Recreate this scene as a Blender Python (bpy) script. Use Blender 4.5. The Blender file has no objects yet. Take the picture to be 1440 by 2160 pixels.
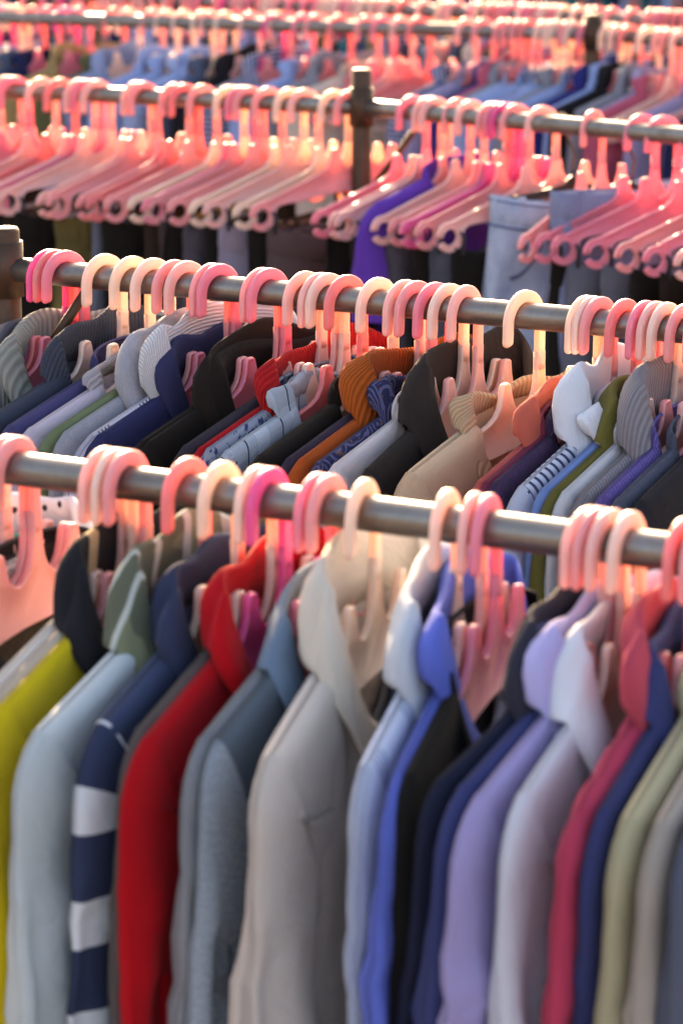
import bpy, bmesh, math, random
import numpy as np
R = math.radians
SC = bpy.context.scene
COL = SC.collection

# ------------------------------------------------------------------ camera
F = 6000.0                     # focal length in photo pixels (photo 1440 x 2160)
YH = -520.0                    # horizon row
RAIL_D = 0.027                 # rail tube diameter
ZR = 1.45                      # rail height above the ground
PITCH = math.atan((1080 - YH) / F)
HGT = F * RAIL_D / 77 * math.sin(PITCH)
CAM = np.array([0, 0, ZR + HGT])
FW = np.array([0, math.cos(PITCH), -math.sin(PITCH)])
UP = np.array([0, math.sin(PITCH), math.cos(PITCH)])
RT = np.array([1.0, 0, 0])
cd = bpy.data.cameras.new('camera')
cam = bpy.data.objects.new('camera', cd)
COL.objects.link(cam)
cam.location = CAM
cam.rotation_euler = (math.pi / 2 - PITCH, 0, 0)
cd.sensor_fit = 'VERTICAL'
cd.sensor_height = 36.0
cd.sensor_width = 24.0
cd.lens = F / 2160 * 36
cd.clip_start = 0.05
cd.clip_end = 2000
cd.dof.use_dof = True
cd.dof.focus_distance = 2.86
cd.dof.aperture_fstop = (cd.lens / 1000) / 0.0150
cd.dof.aperture_blades = 0
SC.camera = cam

# ------------------------------------------------------------------ light
SUN_EL, SUN_AZ = R(17), R(-7)          # azimuth from +Y (straight ahead), negative = left
w = bpy.data.worlds.new('World')
SC.world = w
w.use_nodes = True
nt = w.node_tree
bg = nt.nodes['Background']
sky = nt.nodes.new('ShaderNodeTexSky')
sky.sky_type = 'NISHITA'
sky.sun_disc = False
sky.sun_elevation = SUN_EL
sky.sun_rotation = SUN_AZ
sky.air_density = 0.75
sky.dust_density = 5.0
sky.ozone_density = 0.6
nt.links.new(sky.outputs[0], bg.inputs[0])
bg.inputs[1].default_value = 0.15
sl = bpy.data.lights.new('sun', 'SUN')
sl.energy = 2.7
sl.angle = R(0.53)
sl.color = (1.0, 0.78, 0.55)
so = bpy.data.objects.new('sun', sl)
COL.objects.link(so)
so.rotation_euler = (R(90) - SUN_EL, 0, math.pi - SUN_AZ)
so.location = (0, 0, 20)
SC.view_settings.view_transform = 'Standard'
SC.view_settings.look = 'None'
SC.view_settings.exposure = 2.5
SC.view_settings.gamma = 1.0
SC.view_settings.use_white_balance = True
SC.view_settings.white_balance_temperature = 7900
SC.view_settings.white_balance_tint = 12
SC.cycles.use_denoising = True
SC.cycles.max_bounces = 10
SC.cycles.transmission_bounces = 8
SC.cycles.sample_clamp_indirect = 6
rng = np.random.default_rng(7)
random.seed(7)

# ------------------------------------------------------------------ projection helpers
def ray(px, py): return RT * (px - 720) / F + UP * (1080 - py) / F + FW
def onplane(px, py, z=ZR):
    r = ray(px, py)
    return CAM + r * ((z - CAM[2]) / r[2])
def proj(p):
    d = np.asarray(p) - CAM
    z = d @ FW
    return 720 + F * (d @ RT) / z, 1080 - F * (d @ UP) / z
def on_rail(A, B, px):
    lo, hi = -4.0, 5.0
    for _ in range(60):
        m = (lo + hi) / 2
        if proj(A + (B - A) * m)[0] < px: lo = m
        else: hi = m
    return A + (B - A) * lo
def sm(x, a, b):
    t = np.clip((np.asarray(x, float) - a) / (b - a), 0, 1)
    return t * t * (3 - 2 * t)

# ------------------------------------------------------------------ object helpers
def link(ob, parent=None):
    COL.objects.link(ob)
    if parent is not None: ob.parent = parent
    return ob
def mesh_np(name, V, Fc, uv=None, smooth=True, mat=None):
    me = bpy.data.meshes.new(name)
    me.from_pydata([tuple(v) for v in V], [], [tuple(f) for f in Fc])
    if uv is not None:
        l = me.uv_layers.new(name='UVMap')
        idx = np.zeros(len(me.loops), dtype=np.int32)
        me.loops.foreach_get('vertex_index', idx)
        l.data.foreach_set('uv', np.asarray(uv, dtype=np.float32)[idx].ravel())
    if smooth:
        me.polygons.foreach_set('use_smooth', np.ones(len(me.polygons), dtype=bool))
    if mat: me.materials.append(mat)
    me.update()
    return me
def part(name, me, parent=None, mat=None):
    ob = bpy.data.objects.new(name, me)
    link(ob, parent)
    if mat is not None:
        if not me.materials: me.materials.append(None)
        ob.material_slots[0].link = 'OBJECT'
        ob.material_slots[0].material = mat
    return ob
def thing(name, loc, rz, label, cat, group=None):
    ob = bpy.data.objects.new(name, None)
    ob.empty_display_size = 0.05
    link(ob)
    ob.location = loc
    ob.rotation_euler = (0, 0, rz)
    ob['label'] = label
    ob['category'] = cat
    if group: ob['group'] = group
    return ob
def grid(P, uv, skip=None, wrap=False):
    """P (n,m,3) -> verts, faces; wrap closes the second axis"""
    n, m = P.shape[:2]
    fs = []
    for i in range(n - 1):
        for j in range(m if wrap else m - 1):
            if skip is not None and skip(i, j): continue
            j2 = (j + 1) % m
            fs.append((i * m + j, i * m + j2, (i + 1) * m + j2, (i + 1) * m + j))
    return P.reshape(-1, 3), fs, uv.reshape(-1, 2)
def tube(points, rad, seg=16, caps=True):
    pts = [np.asarray(p, float) for p in points]
    V, Fc = [], []
    up0 = None
    for i, p in enumerate(pts):
        t = pts[min(i + 1, len(pts) - 1)] - pts[max(i - 1, 0)]
        t = t / np.linalg.norm(t)
        if up0 is None:
            a = np.array([0, 0, 1.0]) if abs(t[2]) < .9 else np.array([1.0, 0, 0])
        else: a = up0
        s = np.cross(t, a); s /= np.linalg.norm(s)
        u = np.cross(s, t); up0 = u
        r = rad[i] if hasattr(rad, '__len__') else rad
        for k in range(seg):
            an = 2 * math.pi * k / seg
            V.append(p + r * (math.cos(an) * s + math.sin(an) * u))
    for i in range(len(pts) - 1):
        for k in range(seg):
            k2 = (k + 1) % seg
            Fc.append((i * seg + k, i * seg + k2, (i + 1) * seg + k2, (i + 1) * seg + k))
    if caps:
        Fc.append(tuple(reversed(range(seg))))
        Fc.append(tuple(range((len(pts) - 1) * seg, len(pts) * seg)))
    return V, Fc
def box(c, h, rot=None):
    V = []
    for sx in (-1, 1):
        for sy in (-1, 1):
            for sz in (-1, 1):
                v = np.array([sx * h[0], sy * h[1], sz * h[2]], float)
                if rot is not None: v = rot @ v
                V.append(v + np.asarray(c))
    Fc = [(0, 1, 3, 2), (4, 6, 7, 5), (0, 4, 5, 1), (2, 3, 7, 6), (0, 2, 6, 4), (1, 5, 7, 3)]
    return V, Fc
def tex_flat(me):
    me.polygons.foreach_set('use_smooth', np.zeros(len(me.polygons), dtype=bool))
    return me

# ------------------------------------------------------------------ materials
def lin(h):
    h = h.lstrip('#')
    c = [int(h[i:i + 2], 16) / 255 for i in (0, 2, 4)]
    return tuple((x / 12.92 if x <= .04045 else ((x + .055) / 1.055) ** 2.4) for x in c) + (1.0,)
class NT:
    def __init__(s, name):
        s.m = bpy.data.materials.new(name)
        s.m.use_nodes = True
        s.t = s.m.node_tree
        s.t.nodes.clear()
        s.out = s.n('ShaderNodeOutputMaterial')
    def n(s, typ, **kw):
        nd = s.t.nodes.new(typ)
        for k, v in kw.items(): setattr(nd, k, v)
        return nd
    def l(s, a, b): s.t.links.new(a, b)
    def setv(s, sock, v):
        if hasattr(v, 'is_output') or hasattr(v, 'links'): s.l(v, sock)
        else: sock.default_value = v
    def math(s, op, a, b=0.0, c=0.0):
        nd = s.n('ShaderNodeMath', operation=op)
        s.setv(nd.inputs[0], a); s.setv(nd.inputs[1], b); s.setv(nd.inputs[2], c)
        return nd.outputs[0]
    def mix(s, f, a, b):
        nd = s.n('ShaderNodeMix', data_type='RGBA')
        s.setv(nd.inputs[0], f); s.setv(nd.inputs[6], a); s.setv(nd.inputs[7], b)
        return nd.outputs[2]
    def noise(s, vec, scale, detail=3.0, rough=.55, dist=0.0):
        nd = s.n('ShaderNodeTexNoise')
        s.l(vec, nd.inputs['Vector'])
        nd.inputs['Scale'].default_value = scale
        nd.inputs['Detail'].default_value = detail
        nd.inputs['Roughness'].default_value = rough
        nd.inputs['Distortion'].default_value = dist
        return nd.outputs[0]
    def ramp(s, v, stops, interp='LINEAR'):
        nd = s.n('ShaderNodeValToRGB')
        nd.color_ramp.interpolation = interp
        e = nd.color_ramp.elements
        while len(e) > 1: e.remove(e[-1])
        e[0].position, e[0].color = stops[0]
        for p, c in stops[1:]:
            x = e.new(p); x.color = c
        s.l(v, nd.inputs[0])
        return nd.outputs[0]
    def bump(s, h, strength, dist):
        nd = s.n('ShaderNodeBump')
        nd.inputs['Strength'].default_value = strength
        nd.inputs['Distance'].default_value = dist
        s.l(h, nd.inputs['Height'])
        return nd.outputs[0]

def plastic(name, col, glow, rough=.38):
    k = NT(name)
    tc = k.n('ShaderNodeTexCoord')
    oi = k.n('ShaderNodeObjectInfo')
    n1 = k.noise(tc.outputs['Object'], 28, 4)
    base = k.mix(k.math('MULTIPLY', n1, .35), lin(col), tuple(x * .78 for x in lin(col)[:3]) + (1,))
    # scuffs and grime on used plastic
    n2 = k.noise(tc.outputs['Object'], 160, 3, .7)
    sc = k.math('MULTIPLY', k.math('GREATER_THAN', n2, .66), .30)
    base = k.mix(sc, base, lin('9a7468'))
    p = k.n('ShaderNodeBsdfPrincipled')
    k.l(base, p.inputs['Base Color'])
    p.inputs['Roughness'].default_value = rough
    p.inputs['Subsurface Weight'].default_value = .45
    p.inputs['Subsurface Radius'].default_value = (1.0, .55, .48)
    p.inputs['Subsurface Scale'].default_value = .008
    k.l(k.bump(n2, .08, .001), p.inputs['Normal'])
    tr = k.n('ShaderNodeBsdfTranslucent')
    tr.inputs['Color'].default_value = lin(glow)
    mx = k.n('ShaderNodeMixShader')
    mx.inputs[0].default_value = .30
    k.l(p.outputs[0], mx.inputs[1]); k.l(tr.outputs[0], mx.inputs[2])
    k.l(mx.outputs[0], k.out.inputs[0])
    return k.m
PL = {
    'cream': plastic('plastic_cream', 'f2dccb', 'ffd6b2'),
    'ivory': plastic('plastic_ivory', 'f4d9cc', 'ffd0b4'),
    'pale pink': plastic('plastic_pale_pink', 'f2c2bc', 'ffc0ac'),
    'salmon pink': plastic('plastic_salmon', 'f0a8aa', 'ffb0a0'),
    'rose pink': plastic('plastic_rose', 'ee92a6', 'ff9ea4'),
    'coral pink': plastic('plastic_coral', 'ee9092', 'ff9a88'),
    'hot pink': plastic('plastic_hot', 'ee62a0', 'ff8cb8'),
}

def metal(name, col, col2, rough, met=1.0, rust=.0):
    k = NT(name)
    tc = k.n('ShaderNodeTexCoord')
    mp = k.n('ShaderNodeMapping')
    k.l(tc.outputs['Object'], mp.inputs[0])
    n1 = k.noise(mp.outputs[0], 35, 5, .65)
    n2 = k.noise(mp.outputs[0], 300, 3, .6)
    c = k.mix(n1, lin(col), lin(col2))
    if rust:
        rs = k.math('MULTIPLY', sm_node(k, k.noise(mp.outputs[0], 12, 6, .7), .50, .66), rust)
        c = k.mix(rs, c, lin('4a3426'))
    p = k.n('ShaderNodeBsdfPrincipled')
    k.l(c, p.inputs['Base Color'])
    p.inputs['Metallic'].default_value = met
    k.l(k.math('ADD', k.math('MULTIPLY', n1, .22), rough - .1), p.inputs['Roughness'])
    k.l(k.bump(n2, .12, .0008), p.inputs['Normal'])
    k.l(p.outputs[0], k.out.inputs[0])
    return k.m
def sm_node(k, v, a, b):
    nd = k.n('ShaderNodeMapRange')
    nd.interpolation_type = 'SMOOTHSTEP'
    k.l(v, nd.inputs[0])
    nd.inputs[1].default_value = a
    nd.inputs[2].default_value = b
    return nd.outputs[0]
M_RAIL = metal('galvanised_steel', '96928e', '6e675f', .38, .85, .4)
M_POST = metal('dark_steel', '5a4434', '35261c', .55, .6, .8)
M_WIRE = metal('wire_steel', '6d6258', '453a33', .35, 1.0)
M_BUTTON = metal('dull_brass', '6d5638', '4a3a26', .4, 1.0)
def simple(name, col, rough=.7):
    k = NT(name)
    tc = k.n('ShaderNodeTexCoord')
    n1 = k.noise(tc.outputs['Object'], 60, 4)
    p = k.n('ShaderNodeBsdfPrincipled')
    k.l(k.mix(n1, tuple(x * .75 for x in lin(col)[:3]) + (1,), lin(col)), p.inputs['Base Color'])
    p.inputs['Roughness'].default_value = rough
    k.l(p.outputs[0], k.out.inputs[0])
    return k.m
M_CLIP = simple('black_plastic_clip', '2a2421', .5)
M_RIBBON = simple('dark_ribbon', '2c2a33', .8)
def label_mat(name, bgc, fgc):
    k = NT(name)
    uv = k.n('ShaderNodeUVMap'); sp = k.n('ShaderNodeSeparateXYZ'); k.l(uv.outputs[0], sp.inputs[0])
    U, V = sp.outputs[0], sp.outputs[1]
    mp = k.n('ShaderNodeMapping'); k.l(uv.outputs[0], mp.inputs[0]); mp.inputs['Scale'].default_value = (26, 5, 1)
    n = k.math('GREATER_THAN', k.noise(mp.outputs[0], 1.0, 1), .5)
    bandv = k.math('MULTIPLY', k.math('GREATER_THAN', k.math('FRACT', k.math('MULTIPLY', V, 3)), .5), k.math('COMPARE', U, .5, .36))
    p = k.n('ShaderNodeBsdfPrincipled')
    k.l(k.mix(k.math('MULTIPLY', n, bandv), lin(bgc), lin(fgc)), p.inputs['Base Color'])
    p.inputs['Roughness'].default_value = .8
    k.l(p.outputs[0], k.out.inputs[0])
    return k.m
M_LABELS = [label_mat('woven_label_black', '1c1a1a', 'c8c4bc'), label_mat('woven_label_white', 'd8d4cc', '3a3a44')]

_fab = {}
def fabric(col, kind='plain', col2='20242e', tr=.12, knit=.0022, sheen=.25, axis=0):
    key = (col, kind, col2, tr, knit, axis)
    if key in _fab: return _fab[key]
    k = NT('cloth_' + kind + '_' + str(len(_fab)))
    uvn = k.n('ShaderNodeUVMap')
    sep = k.n('ShaderNodeSeparateXYZ')
    k.l(uvn.outputs[0], sep.inputs[0])
    U, V = sep.outputs[0], sep.outputs[1]
    vec = uvn.outputs[0]
    c1, c2 = lin(col), lin(col2)
    dk = tuple(x * .82 for x in c1[:3]) + (1,)
    mott = k.noise(vec, 30, 5, .6)
    base = k.mix(k.math('MULTIPLY', mott, .7), c1, dk)
    def band(coord, period, width, off=0.0):
        f = k.math('FRACT', k.math('ADD', k.math('MULTIPLY', coord, 1.0 / period), off))
        return k.math('LESS_THAN', f, width)
    if kind == 'heather':
        n = k.noise(vec, 900, 2, .7)
        n2 = k.noise(vec, 240, 3, .7)
        f = k.ramp(k.math('MULTIPLY', k.math('ADD', n, n2), .5), [(.38, (0, 0, 0, 1)), (.62, (1, 1, 1, 1))])
        base = k.mix(f, base, c2)
    elif kind == 'stripe_h':
        base = k.mix(band(V, .085, .42, .15), base, c2)
    elif kind == 'stripe_fine':
        base = k.mix(band(V, .011, .38), base, c2)
    elif kind == 'pinstripe':
        base = k.mix(band(k.math('ADD', U, k.math('MULTIPLY', V, .5)), .009, .4), base, c2)
    elif kind == 'lines':
        base = k.mix(k.math('MULTIPLY', band(U, .0045, .35), band(U, .06, .28)), base, c2)
    elif kind == 'plaid':
        a = k.math('MULTIPLY', band(U, .05, .34), .35)
        b = k.math('MULTIPLY', band(V, .05, .34), .35)
        base = k.mix(k.math('ADD', a, b), base, c2)
        base = k.mix(k.math('MAXIMUM', band(U, .05, .035, .4), band(V, .05, .035, .4)), base, lin('28364a'))
    elif kind == 'paisley':
        v = k.n('ShaderNodeTexVoronoi', feature='F1')
        k.l(vec, v.inputs[0]); v.inputs['Scale'].default_value = 42
        ring = k.math('SINE', k.math('MULTIPLY', v.outputs[0], 34))
        base = k.mix(k.math('GREATER_THAN', ring, .35), base, c2)
        base = k.mix(k.math('GREATER_THAN', k.noise(vec, 130, 2), .62), base, lin('6a4a3a'))
    elif kind == 'dots':
        v = k.n('ShaderNodeTexVoronoi', feature='F1')
        k.l(vec, v.inputs[0]); v.inputs['Scale'].default_value = 75
        base = k.mix(k.math('LESS_THAN', v.outputs[0], .22), base, c2)
    elif kind == 'camo':
        n = k.noise(vec, 11, 2, .5, 1.2)
        base = k.mix(k.math('GREATER_THAN', n, .5), base, c2)
        st = band(k.math('ADD', U, k.math('MULTIPLY', k.noise(vec, 8, 2), .04)), .03, .22)
        base = k.mix(k.math('MULTIPLY', st, .7), base, lin('c9cdc8'))
    elif kind == 'speckle':
        n = k.noise(vec, 420, 2, .8)
        base = k.mix(k.ramp(n, [(.48, (0, 0, 0, 1)), (.60, (1, 1, 1, 1))]), base, c2)
    elif kind == 'denim':
        n = k.noise(vec, 22, 4, .65)
        base = k.mix(k.ramp(n, [(.35, (0, 0, 0, 1)), (.7, (1, 1, 1, 1))]), base, c2)
        n3 = k.noise(vec, 1100, 2, .8)
        base = k.mix(k.math('MULTIPLY', n3, .35), base, lin('c2c9d6'))
    elif kind == 'print':
        n = k.noise(vec, 60, 3, .6, 2.0)
        base = k.mix(k.ramp(n, [(.52, (0, 0, 0, 1)), (.57, (1, 1, 1, 1))]), base, c2)
    elif kind == 'border':
        f = k.math('MULTIPLY', band(U, .12, .10, .62), 1.0)
        base = k.mix(f, base, c2)
    # weave / knit relief
    tp = 2 * math.pi / knit
    if kind == 'rib':
        r = k.math('SINE', k.math('MULTIPLY', U if axis == 0 else V, tp))
        h = k.math('MULTIPLY', r, .5)
        bs, bd = .9, .0016
        base = k.mix(k.math('MULTIPLY_ADD', r, .5, .5), tuple(x * .62 for x in c1[:3]) + (1,), base)
    else:
        r = k.math('MULTIPLY', k.math('SINE', k.math('MULTIPLY', U, tp)), k.math('SINE', k.math('MULTIPLY', V, tp * .8)))
        h = k.math('ADD', k.math('MULTIPLY', r, .35), k.noise(vec, 700, 2, .7))
        bs, bd = .45, .0007
    wr = k.noise(vec, 16, 4, .55, .6)
    h2 = k.math('ADD', k.math('MULTIPLY', h, bd), k.math('MULTIPLY', wr, .010))
    p = k.n('ShaderNodeBsdfPrincipled')
    k.l(base, p.inputs['Base Color'])
    p.inputs['Roughness'].default_value = .92
    p.inputs['Specular IOR Level'].default_value = .18
    lum = .2 * c1[0] + .7 * c1[1] + .1 * c1[2]
    p.inputs['Sheen Weight'].default_value = sheen * (.15 + .55 * min(1, lum * 2.5))
    p.inputs['Sheen Roughness'].default_value = .45
    p.inputs['Sheen Tint'].default_value = tuple(.5 + .5 * x for x in c1[:3]) + (1,)
    k.l(k.bump(h2, .75, 1.0), p.inputs['Normal'])
    if tr > 0:
        t = k.n('ShaderNodeBsdfTranslucent')
        k.l(base, t.inputs[0])
        mx = k.n('ShaderNodeMixShader')
        mx.inputs[0].default_value = tr
        k.l(p.outputs[0], mx.inputs[1]); k.l(t.outputs[0], mx.inputs[2])
        k.l(mx.outputs[0], k.out.inputs[0])
    else:
        k.l(p.outputs[0], k.out.inputs[0])
    _fab[key] = k.m
    return k.m

# ------------------------------------------------------------------ ground
def ground_mat():
    k = NT('trodden_earth')
    tc = k.n('ShaderNodeTexCoord')
    n1 = k.noise(tc.outputs['Object'], 1.3, 6, .6)
    n2 = k.noise(tc.outputs['Object'], 60, 5, .7)
    c = k.mix(n1, lin('7a6656'), lin('5c4c40'))
    c = k.mix(k.math('MULTIPLY', n2, .5), c, lin('8e7c6a'))
    p = k.n('ShaderNodeBsdfPrincipled')
    k.l(c, p.inputs['Base Color'])
    p.inputs['Roughness'].default_value = .95
    k.l(k.bump(n2, .5, .02), p.inputs['Normal'])
    k.l(p.outputs[0], k.out.inputs[0])
    return k.m
g = part('ground', mesh_np('ground', [(-600, -600, 0), (600, -600, 0), (600, 600, 0), (-600, 600, 0)], [(0, 1, 2, 3)], smooth=False), None, ground_mat())
g['kind'] = 'structure'

# ------------------------------------------------------------------ hanger meshes
# local frame: x = along the rail (right), y = away from the viewer, z up; near side u = -y
def loc(u, z, x=0.0): return np.array([x, -u, z])
HOOK_U = 0.0262                        # hook circle centre, near side of the stem
def hanger_outline():
    h = [(.0062, -.040), (.0063, -.055), (.0074, -.068), (.0100, -.079), (.0150, -.0885), (.0225, -.0945), (.0300, -.0962),
         (.0370, -.0940), (.0425, -.0880), (.0462, -.0790), (.0488, -.0690), (.0500, -.0660), (.0525, -.0642), (.0595, -.0648),
         (.0622, -.0665), (.0628, -.0700), (.0640, -.0800), (.0665, -.0880), (.0725, -.0960), (.082, -.1015), (.105, -.1095),
         (.140, -.1215), (.170, -.1320), (.188, -.1385)]
    c = np.array([.1925, -.1620]); ro, ri = .0232, .0124
    for a in range(66, 4, -12): h.append(tuple(c + ro * np.array([math.cos(R(a)), math.sin(R(a))])))
    h.append(tuple(c + (ro - .001) * np.array([math.cos(R(1)), math.sin(R(1))])))
    h.append(tuple(c + (ri + .001) * np.array([math.cos(R(1)), math.sin(R(1))])))
    for a in range(6, 326, 16): h.append(tuple(c + ri * np.array([math.cos(R(a)), math.sin(R(a))])))
    h.append(tuple(c + (ri + .001) * np.array([math.cos(R(330)), math.sin(R(330))])))
    h.append(tuple(c + (ro - .001) * np.array([math.cos(R(330)), math.sin(R(330))])))
    for a in range(324, 196, -12): h.append(tuple(c + ro * np.array([math.cos(R(a)), math.sin(R(a))])))
    h += [(.1688, -.1600), (.1668, -.1520), (.1600, -.1472), (.148, -.1455), (.125, -.1440), (.09, -.1400), (.05, -.1350), (.02, -.1325)]
    left = [(-u, z) for u, z in reversed(h)]
    return np.array(h + left)
def extrude_outline(O, half, plate):
    n = len(O)
    prv, nxt = np.roll(O, 1, 0), np.roll(O, -1, 0)
    d1 = O - prv; d2 = nxt - O
    d1 /= np.linalg.norm(d1, axis=1)[:, None] + 1e-9
    d2 /= np.linalg.norm(d2, axis=1)[:, None] + 1e-9
    t = d1 + d2
    t /= np.linalg.norm(t, axis=1)[:, None] + 1e-9
    # outline runs clockwise in (u,z): inward normal is to the right
    area = 0.5 * np.sum(O[:, 0] * nxt[:, 1] - nxt[:, 0] * O[:, 1])
    s = 1 if area > 0 else -1
    nin = s * np.stack([-t[:, 1], t[:, 0]], 1)
    rings = [(0.0, half - .0011), (.0009, half), (.0021, half), (.0030, plate)]
    V, Fc = [], []
    idx = {}
    for side in (1, -1):
        for r, (ins, x) in enumerate(rings):
            idx[(side, r)] = len(V)
            for q in O + nin * ins: V.append(loc(q[0], q[1], side * x))
    def strip(a, b):
        for i in range(n):
            j = (i + 1) % n
            Fc.append((a + i, a + j, b + j, b + i))
    for side in (1, -1):
        for r in range(len(rings) - 1): strip(idx[(side, r)], idx[(side, r + 1)])
        Fc.append(tuple(range(idx[(side, 3)], idx[(side, 3)] + n)))
    strip(idx[(1, 0)], idx[(-1, 0)])
    me = mesh_np('hanger_body', V, Fc)
    bm = bmesh.new(); bm.from_mesh(me)
    ng = [f for f in bm.faces if len(f.verts) > 4]
    bmesh.ops.triangulate(bm, faces=ng)
    bmesh.ops.recalc_face_normals(bm, faces=bm.faces)
    bm.to_mesh(me); bm.free()
    me.polygons.foreach_set('use_smooth', np.ones(len(me.polygons), dtype=bool))
    return me
def sweep(path, sec, name, scale_end=None):
    """path of (u,z) points; sec = list of (radial, x) offsets"""
    P = np.array(path)
    n, m = len(P), len(sec)
    V, Fc = [], []
    for i in range(n):
        t = P[min(i + 1, n - 1)] - P[max(i - 1, 0)]
        t /= np.linalg.norm(t)
        nr = np.array([-t[1], t[0]])
        k = 1.0
        if scale_end and i < len(scale_end): k = scale_end[i]
        for a, x in sec:
            q = P[i] + nr * a * k
            V.append(loc(q[0], q[1], x * k))
    for i in range(n - 1):
        for j in range(m):
            j2 = (j + 1) % m
            Fc.append((i * m + j, i * m + j2, (i + 1) * m + j2, (i + 1) * m + j))
    Fc.append(tuple(range(m))); Fc.append(tuple(range((n - 1) * m, n * m)))
    me = mesh_np(name, V, Fc)
    bm = bmesh.new(); bm.from_mesh(me)
    bmesh.ops.recalc_face_normals(bm, faces=bm.faces)
    bm.to_mesh(me); bm.free()
    return me
def hook_mesh():
    hz, rm = -.0062, .0258
    pth = [(HOOK_U + rm, hz - .0215), (HOOK_U + rm + .0003, hz - .0200), (HOOK_U + rm + .0004, hz - .0175), (HOOK_U + rm, hz - .010)]
    for a in range(0, 176, 9):
        pth.append((HOOK_U + rm * math.cos(R(a)), hz + rm * math.sin(R(a))))
    pth += [(-.0002, hz - .010), (0, hz - .022), (0, hz - .034), (0, hz - .044), (0, hz - .052)]
    a, b = .0061, .0035
    sec = []
    for k in range(16):
        th = 2 * math.pi * k / 16
        c, s = math.cos(th), math.sin(th)
        sec.append((a * math.copysign(abs(c) ** .45, c), b * math.copysign(abs(s) ** .45, s)))
    return sweep(pth, sec, 'hanger_hook', [.6, .88, .98])
ME_BODY = extrude_outline(hanger_outline(), .0034, .0021)
ME_HOOK = hook_mesh()
def wire_hook_mesh():
    rm, hz = .0185, -.0040
    pts = [loc(HOOK_U + rm * math.cos(R(a)), hz + rm * math.sin(R(a))) for a in range(-25, 190, 12)]
    pts += [loc(HOOK_U - rm + .004, hz - .018), loc(.004, hz - .030), loc(-.004, hz - .045), loc(0, hz - .060), loc(0, hz - .080)]
    V, Fc = tube(pts, .0021, 8)
    return mesh_np('wire_hook', V, Fc)
ME_WIRE = wire_hook_mesh()
def clip_bar_mesh():
    O = [(.0, -.080), (.008, -.084), (.018, -.094), (.09, -.102), (.145, -.106), (.147, -.109), (.145, -.112), (.09, -.112), (.03, -.112)]
    O = np.array(O + [(-u, z) for u, z in reversed(O[1:])])
    return extrude_outline(O, .0035, .0025)
ME_CLIPBAR = clip_bar_mesh()
def hanger(loc3, psi, colour, label, group, lean=0.0, wire=False):
    t = thing('clothes_hanger', loc3, -psi, label, 'hanger', group)
    t.rotation_euler[1] = lean
    if wire:
        part('hook', ME_WIRE, t, M_WIRE)
        part('body', ME_CLIPBAR, t, M_CLIP)
    else:
        part('hook', ME_HOOK, t, PL[colour])
        part('body', ME_BODY, t, PL[colour])
    return t

# ------------------------------------------------------------------ garments
def top_z(u):
    """height of the cloth over the hanger's arm"""
    a = np.abs(u)
    return -.0870 - np.clip(a - .074, 0, 1) * .320
def waves(n, amp, lo, hi, r):
    return [(amp * r.uniform(.4, 1) / (1 + .25 * i), r.uniform(lo, hi), r.uniform(0, 6.28), r.uniform(-7, 7)) for i in range(n)]
def wsum(ws, u, s):
    o = 0
    for A, k, ph, sk in ws: o = o + A * np.sin(k * u + ph + sk * s)
    return o
def crumple(P, r, amp, lo=40, hi=150, n=9):
    a = P.reshape(-1, 3)
    d = np.zeros(len(a))
    for _ in range(n):
        k = r.uniform(lo, hi); th = r.uniform(0, math.pi)
        d += math.sqrt(lo / k) * np.sin(k * (a[:, 1] * math.cos(th) + a[:, 2] * math.sin(th)) + r.uniform(0, 6.28) + 1.3 * np.sin(k * .4 * (a[:, 1] * math.sin(th) - a[:, 2] * math.cos(th))))
    return (amp * d / math.sqrt(n)).reshape(P.shape[:2])
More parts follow.
